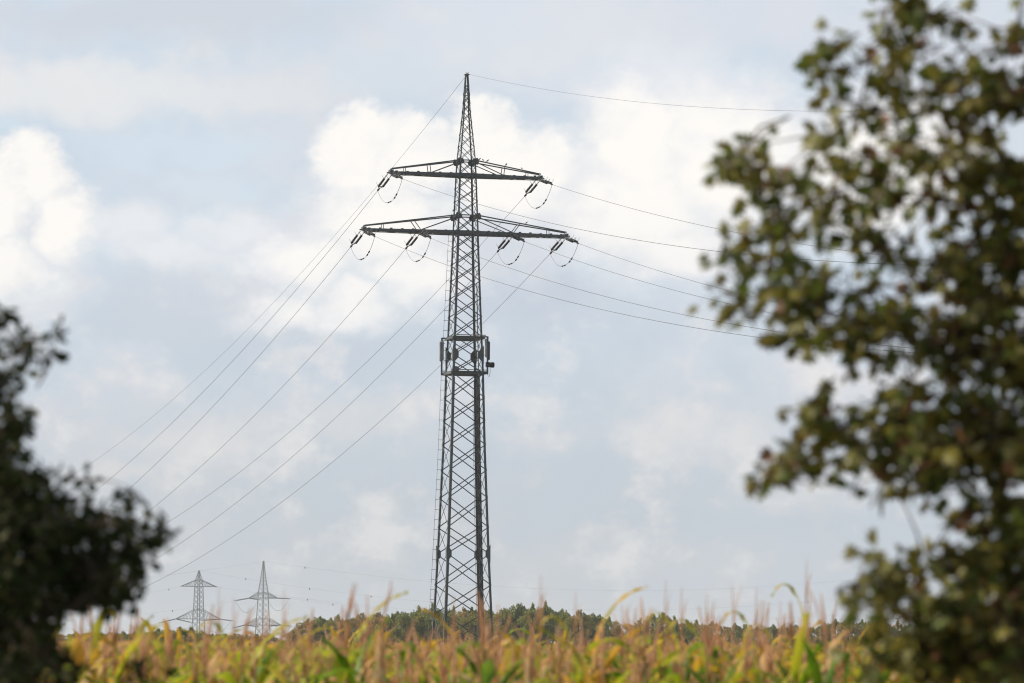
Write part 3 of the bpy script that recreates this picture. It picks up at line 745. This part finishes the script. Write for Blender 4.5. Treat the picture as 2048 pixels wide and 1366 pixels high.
for n_, (x, y) in enumerate(near):
    i = rnd.choice([0, 1, 2, 0, 1, 2, 0, 1, 2, 3, 4, 5, 3, 4, 5, 6, 7, 8, 9, 10, 11]) if n_ >= 12 else n_
    o = croots[i] if n_ < 12 else copy_tree(croots[i])
    o.location = (x, y, 0); o.rotation_euler = (rnd.gauss(0, .03), rnd.gauss(0, .03), rnd.uniform(0, 6.28)); s = rnd.uniform(.97, 1.12); o.scale = (s, s, rnd.gauss(1.015, .035) * (rnd.uniform(1.06, 1.16) if rnd.random() < .2 else 1))
    px_ = 1024 + x * F / y
    where = next(t for lim, t in ((130, 'at the left edge under the dark shrub'), (330, 'beneath the shrub tip'), (470, 'below the shorter far pylon'), (620, 'below the taller far pylon'), (860, 'left of the big pylon foot'), (990, 'in front of the big pylon foot'),
        (1180, 'just right of the big pylon foot'), (1400, 'below the thin tree row'), (1600, 'left of the tall green corn plant'), (1800, 'left under the maple'), (9999, 'right under the maple')) if px_ < lim)
    tag(o, f"{CLAB[i // 3]} {where}, {'foremost row' if y < 22.2 else 'second rows' if y < 24 else 'rows further back'}", 'corn plant', 'corn plants in the nearest rows')
# two stand-out plants
def special(px, topy, Y, i, label):
    o = copy_tree(croots[i]); b = at(px, 1300, Y); o.location = (b.x, Y, 0); hgt = at(px, topy, Y).z; o.rotation_euler = (0, 0, 1.1); o.scale = (1.15, 1.15, hgt / (1.9 if i < 2 else 1.97)); o.scale.x = o.scale.y = 1.0 if i < 2 else .55; tag(o, label, 'corn plant', None)
    if 'group' in o: del o['group']
special(1650, 1212, 20.6, 0, 'tall bright green corn plant rising right of centre beside the maple')
for px_, ty_, lab_ in ((1080, 1172, 'tall tasselled corn plant rising just right of the big pylon foot'), (1150, 1178, 'tall corn plant with bent tassel over the dip right of the big pylon'),
    (1245, 1190, 'slim tall corn plant where the long wood ends'), (1330, 1180, 'tall corn plant in front of the thin tree row, left one of a pair'), (1362, 1168, 'tall corn plant in front of the thin tree row, right one of a pair'),
    (1412, 1182, 'tall corn plant just past the thin tree row'), (1466, 1152, 'very tall tasselled corn plant midway between thin tree row and maple'), (1512, 1170, 'tall corn plant left of the tallest tassel'),
    (1612, 1112, 'tallest tassel of the field, standing against the sky left of the maple'), (1560, 1196, 'low tall-stemmed corn plant between two higher tassels left of the maple'), (436, 1192, 'tall dry corn plant just right of the shorter far pylon'),
    (466, 1188, 'tall dry corn plant midway between the two far pylons'), (566, 1197, 'tall dry corn plant just right of the taller far pylon'), (690, 1204, 'tall dry corn plant before the left end of the long wood'), (905, 1206, 'tall dry corn plant inside the feet of the big pylon')):
    special(px_, ty_ + 6, rnd.uniform(22, 26), rnd.choice([6, 9, 7, 11]), lab_)
special(985, 1240, 20.8, 1, 'bright green corn plant in front of the big pylon foot')
# the rest of the field as one mass
def merged(protos_idx, places, name):
    V = []; Fq = []; mi = []; off = 0; MATS = CL + [STALK, TASSEL]
    cache = {}
    for i in [q for p_ in set(protos_idx) for q in (p_, p_ + 100)]:
        vs = []; fs = []; ms = []; b = 0
        for nm, m, mt in cprotos[i % 100][1]:
            if nm == 'tassel' and i < 100: continue
            k = MATS.index(mt[0]); vs.append(np.array([tuple(p) for p in m.v]))
            for f in m.f:
                if len(f) == 4: fs.append([q + b for q in f]); ms.append(k)
                elif len(f) == 3: fs.append([f[0] + b, f[1] + b, f[2] + b, f[2] + b]) if False else None
            b += len(m.v)
        cache[i] = (np.concatenate(vs), np.array(fs), np.array(ms))
    for x, y, s, sz in places:
        i = protos_idx[rnd.randrange(len(protos_idx))] + (100 if rnd.random() < .45 else 0); v_, f_, m_ = cache[i]; a = rnd.uniform(0, 6.28); c_, s_ = math.cos(a), math.sin(a)
        w_ = np.empty_like(v_); w_[:, 0] = (v_[:, 0] * c_ - v_[:, 1] * s_) * s + x; w_[:, 1] = (v_[:, 0] * s_ + v_[:, 1] * c_) * s + y; w_[:, 2] = v_[:, 2] * sz
        V.append(w_); Fq.append(f_ + off); mi.append(m_); off += len(v_)
    V = np.concatenate(V); me = np_mesh(name, V, np.concatenate(Fq), MATS, np.concatenate(mi), True)
    return me
IDX = [0, 3, 4, 5, 1, 6, 7, 0, 9, 10, 2, 3, 11, 1]
places = [(x, y, rnd.uniform(.95, 1.15), rnd.gauss(.99, .035) * (rnd.uniform(1.06, 1.16) if rnd.random() < .05 else 1)) for x, y in restc]
for Y0, Y1, dens, sc_ in ((46, 90, 1.3, 1.25), (90, 180, .35, 1.6), (180, 316, .10, 2.0)):
    area = (Y1 * Y1 - Y0 * Y0) * (1024 / F) * 1.1
    for _ in range(int(area * dens)):
        y = math.sqrt(rnd.uniform(Y0 * Y0, Y1 * Y1)); x = rnd.uniform(-1, 1) * (y * 1024 / F * 1.08 + .4); places.append((x, y, sc_, rnd.gauss(.95, .03)))
for _ in range(1500):                     # margins on both sides
    y = rnd.uniform(18, 46); s_ = rnd.choice([-1, 1]); x = s_ * (y * 1024 / F + .3 + rnd.uniform(0, 3.5)); places.append((x, y, 1.1, rnd.gauss(1.0, .04)))
me = merged(IDX, places, 'cornfield'); o = bpy.data.objects.new('cornfield', me); col.objects.link(o)
tag(o, 'ripening cornfield, brown tassels over green and tan leaves, stretching back to the pylon', 'corn', kind='stuff')

# ------------------------------------------------------------------ foreground trees
def maple_leaf(s):
    """lobed leaf in its own plane: x along the midrib"""
    half = [(0, 0), (-.12, .22), (.05, .50), (.22, .30), (.42, .58), (.50, .24), (.78, .30), (.72, .12), (1.0, 0)]
    pts = [Vector((x * s, y * s, (-abs(y) * .35 - x * x * .25) * s)) for x, y in half]
    return pts
def oval_leaf(s):
    half = [(0, 0), (.12, .20), (.38, .33), (.68, .26), (1.0, 0)]
    return [Vector((x * s, y * s, (-abs(y) * .3 - x * x * .3) * s)) for x, y in half]
def add_leaf(m, shape, p, d, nrm, s, mi):
    d = d.normalized(); side = d.cross(nrm).normalized(); n = side.cross(d); pts = shape(s)
    vs = [p + d * q.x + side * q.y + n * q.z for q in pts] + [p + d * q.x - side * q.y + n * q.z for q in pts[1:-1]]
    k = len(pts); base = len(m.v); m.v += [tuple(q) for q in vs]
    mid = len(m.v); m.v.append(tuple(p + d * (s * .5) - n * (.06 * s)))
    up_ = list(range(k)); dn = [0] + list(range(k, 2 * k - 2)) + [k - 1]
    for L_ in (up_, dn):
        for a, b in zip(L_, L_[1:]): m.f.append((mid, base + a, base + b)); m.m.append(mi)
def rvec(r): 
    while True:
        q = Vector((r.uniform(-1, 1), r.uniform(-1, 1), r.uniform(-1, 1)))
        if .05 < q.length < 1: return q.normalized()
def crown_tree(nm, label, trunk_xy, trunk_h, blobs, Y, shape, lsize, mats, weights, seed, depth, trunk_r=.09, extra=(), twig_len=.22, leaves=7, dens=1.0):
    """blobs: foliage masses as (x, y, rx, ry, number of twigs) given in photo pixels at distance Y, each with its own depth;
    extra: the rest of the crown in metres"""
    r = random.Random(seed); base = Vector((trunk_xy[0], trunk_xy[1], 0)); root = empty(nm, base); tag(root, label, 'tree')
    k = Y / F; fol = MB(); br = MB(); tw = MB()
    tr = MB(); tp = [Vector((0, 0, -.1)), Vector((.03, .02, trunk_h * .3)), Vector((-.04, 0, trunk_h * .6)), Vector((.05, .05, trunk_h))]
    tr.tube(tp, [trunk_r * 1.3, trunk_r, trunk_r * .75, trunk_r * .35], 10)
    masses = []
    for (x, y, rx, ry, n) in blobs:
        dY = r.uniform(-depth, depth) * .6; c = at(x, y, Y + dY) - base; n = max(1, round(n * dens * (1.5 if n >= 20 else 1)) + (1 if n <= 7 else 0)); masses.append((c, Vector((rx * k * (1.15 if n <= 9 else 1), min(depth, max(rx, ry) * k * 1.0 + .12), ry * k)), n))
    for (c, rad, n) in extra: masses.append((Vector(c) - base, Vector(rad), n))
    for c, rad, n in masses:
        par = None                              # grow from the nearest mass that is closer to the trunk
        for c2, rad2, n2 in masses:
            if Vector((c2.x, c2.y, 0)).length < Vector((c.x, c.y, 0)).length - .12 and (par is None or (c2 - c).length < (par - c).length): par = c2
        z0 = max(.35, min(trunk_h * .95, c.z - .6 * (abs(c.x) + abs(c.y)) * .6)); j = Vector((.0, .0, z0)) if par is None or Vector((c.x, c.y, 0)).length < .9 else par; mid = j.lerp(c, .5) + Vector((0, 0, .08)) + rvec(r) * .08
        out = (c - j).normalized(); L_ = (c - j).length; mid = j.lerp(c, .5) + Vector((0, 0, .05 * L_)) + rvec(r) * .06 * L_
        bp = [j, j.lerp(mid, .5) + rvec(r) * .03 * L_, mid, mid.lerp(c, .5) + rvec(r) * .03 * L_, c]; r0 = min(trunk_r * .3, .003 + L_ * .0045); br.tube(bp, [r0, r0 * .8, r0 * .6, r0 * .42, r0 * .25], 6)
        for q in range(n):
            d = rvec(r); rr = r.random() ** .42 * r.choice([1, 1, 1, 1.25]); tip = c + Vector((d.x * rad.x, d.y * rad.y, d.z * rad.z)) * rr
            tdir = ((tip - c).normalized() * .6 + out * .5 + rvec(r) * .5 + Vector((0, 0, .05))).normalized()
            tl = twig_len * r.uniform(.6, 1.2); st = tip - tdir * tl; 
            m1 = st + tdir * tl * .5 + rvec(r) * .015
            tw.tube([st, m1, tip], [.0032, .0026, .0012], 4)
            if r.random() < .3: tw.tube([bp[3].lerp(c, r.random()), (c + st) * .5 + rvec(r) * .03, st], [.006, .0045, .003], 4)
            nl = r.randint(max(2, leaves - 3), leaves + 2)
            for q2 in range(nl):
                f = q2 / nl * .9 + r.uniform(.02, .12) if q2 else 1.0; p = st.lerp(tip, f); ld = (tdir * .5 + rvec(r) * .9 + Vector((0, 0, -.35))).normalized()
                pet = lsize * r.uniform(.3, .8); p2 = p + ld * pet; tw.tube([p, p2], [.0012, .001], 3, cap=False)
                nn = (Vector((0, 0, 1)) * .7 + rvec(r) * .9).normalized()
                if abs(nn.dot(ld)) > .9: nn = rvec(r)
                mi = r.choices(range(len(mats)), weights)[0]; add_leaf(fol, shape, p2, ld, nn, lsize * r.uniform(.6, 1.2), mi)
    tr.build('trunk', BARK, root, True); br.build('branches', BARK, root, True); tw.build('twigs', TWIGR, root); fol.build('foliage', mats, root)
    return root
YR = 13.0
right_blobs = [
    (1665, 85, 55, 25, 6), (1640, 140, 30, 40, 4), (1730, 130, 60, 40, 9), (1785, 12, 60, 35, 12), (1790, -55, 50, 35, 8), (1880, 45, 35, 22, 4), (1800, 110, 50, 60, 11), (1700, 220, 60, 45, 9), (1785, 225, 70, 60, 15), (1860, 160, 50, 50, 10),
    (1930, 200, 60, 60, 14), (2030, 60, 25, 45, 5), (2020, 180, 60, 80, 20), (1990, 100, 30, 20, 2),
    (1480, 300, 32, 38, 6), (1445, 345, 30, 28, 4), (1540, 335, 45, 20, 3), (1600, 360, 25, 25, 3), (1505, 385, 35, 45, 7), (1530, 440, 40, 40, 7), (1490, 460, 40, 40, 6), (1640, 275, 40, 30, 5), (1620, 440, 35, 30, 4),
    (1700, 320, 60, 45, 7), (1775, 340, 50, 45, 7), (1850, 300, 70, 70, 16), (1950, 320, 80, 90, 30), (2030, 350, 60, 110, 26),
    (1440, 490, 25, 35, 4), (1450, 590, 40, 32, 6), (1530, 545, 70, 40, 12), (1560, 610, 80, 50, 18), (1640, 550, 60, 50, 12), (1620, 650, 90, 45, 18), (1700, 690, 80, 50, 18), (1660, 390, 35, 45, 5), (1700, 470, 40, 35, 5),
    (1770, 420, 60, 45, 7), (1740, 590, 55, 45, 9), (1800, 500, 60, 50, 10), (1860, 420, 60, 60, 12), (1800, 640, 70, 60, 20), (1900, 540, 80, 90, 30), (1990, 520, 80, 120, 46), (1900, 680, 90, 80, 36), (2020, 700, 70, 100, 40),
    (1600, 830, 50, 30, 9), (1570, 885, 55, 30, 9), (1545, 950, 40, 35, 6), (1620, 950, 50, 40, 9), (1690, 850, 70, 45, 17), (1680, 910, 70, 30, 9), (1790, 850, 80, 60, 30), (1760, 935, 50, 35, 9), (1860, 930, 80, 60, 28), (1930, 830, 90, 80, 44), (2020, 880, 70, 110, 46),
    (1830, 760, 60, 25, 6), (1960, 1010, 70, 40, 16), (2030, 1050, 50, 80, 26),
    (1745, 1125, 38, 38, 7), (1720, 1165, 32, 28, 4), (1790, 1160, 40, 45, 7), (1845, 1110, 45, 35, 9), (1900, 1130, 50, 45, 11), (1750, 1215, 40, 30, 5), (1830, 1200, 60, 40, 12), (1960, 1120, 60, 60, 22), (1910, 1220, 80, 60, 30), (2020, 1200, 60, 90, 36),
    (1800, 1300, 90, 50, 22), (1900, 1320, 90, 60, 34), (2010, 1320, 70, 80, 40), (1740, 1350, 60, 35, 8)]
extraR = []
rr_ = random.Random(5)
for k in range(150):
    a = rr_.uniform(0, 6.28); z = rr_.uniform(1.0, 5.5); q = 1.9 * math.sqrt(rr_.random()) * math.sqrt(max(.25, 1 - ((z - 3) / 2.8) ** 2)); x = 3.35 + q * math.cos(a); y = 13.4 + q * 1.1 * math.sin(a)
    if x - .35 < y * 1024 / F + .05: continue
    extraR.append(((x, y, z), (.45, .45, .42), 22))
crown_tree('maple_tree', 'blurred maple branches with olive leaves filling the right side of the view', (3.3, 13.4), 4.6, right_blobs, YR, maple_leaf, .060, ML, [46, 30, 17, 6], 21, .42, .11, extraR, .20, 6, .56)
YL = 13.6
left_blobs = [
    (0, 625, 14, 30, 4), (5, 700, 30, 30, 4), (70, 672, 16, 14, 2), (140, 660, 24, 18, 1), (50, 720, 34, 24, 2), (110, 705, 16, 14, 1), (12, 770, 32, 50, 13), (30, 840, 36, 45, 16), (0, 860, 30, 50, 14), (45, 900, 40, 20, 5),
    (50, 950, 55, 35, 14), (10, 960, 50, 60, 26), (110, 985, 40, 30, 8), (165, 960, 12, 35, 1), (155, 1010, 40, 28, 8), (60, 1040, 70, 50, 30), (140, 1060, 60, 45, 24), (10, 1080, 60, 70, 44), (205, 1050, 40, 30, 10), (250, 1040, 34, 32, 9), (275, 985, 20, 30, 2), (300, 1070, 34, 26, 6), (330, 1078, 12, 14, 1),
    (215, 1105, 50, 35, 18), (270, 1115, 36, 35, 10), (110, 1130, 80, 50, 44), (190, 1160, 60, 45, 28), (250, 1160, 34, 34, 9), (30, 1160, 70, 60, 50), (130, 1200, 60, 35, 18), (210, 1200, 40, 24, 7), (260, 1195, 20, 18, 2), (20, 1240, 60, 45, 26), (90, 1245, 40, 24, 6), (125, 1225, 30, 18, 5), (40, 1300, 50, 40, 16), (90, 1310, 50, 40, 14), (130, 1345, 60, 30, 12), (20, 1350, 60, 50, 20), (300, 1330, 40, 22, 4)]
extraL = []
for k in range(110):
    a = rr_.uniform(0, 6.28); z = rr_.uniform(.8, 3.9); q = 1.8 * math.sqrt(rr_.random()) * math.sqrt(max(.2, 1 - ((z - 2.2) / 2.2) ** 2)); x = -3.3 + q * math.cos(a); y = 13.9 + q * 1.1 * math.sin(a)
    if x + .35 > -(y * 1024 / F + .05): continue
    extraL.append(((x, y, z), (.45, .45, .42), 22))
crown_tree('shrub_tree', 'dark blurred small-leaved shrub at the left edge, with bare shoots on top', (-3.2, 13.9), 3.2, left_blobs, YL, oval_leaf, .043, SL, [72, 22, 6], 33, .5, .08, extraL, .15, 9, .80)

# ------------------------------------------------------------------ haze
hz = MB(); hz.box((0, 4470, 27.5), 18400, 9300, 57)
m = bpy.data.materials.new('haze_air'); m.use_nodes = True; t = m.node_tree; t.nodes.clear()
pv = t.nodes.new('ShaderNodeVolumePrincipled'); pv.inputs['Density'].default_value = .00011; pv.inputs['Color'].default_value = (.93, .96, 1, 1)
ou = t.nodes.new('ShaderNodeOutputMaterial'); t.links.new(pv.outputs[0], ou.inputs['Volume'])
tag(hz.build('haze', m), kind='stuff')
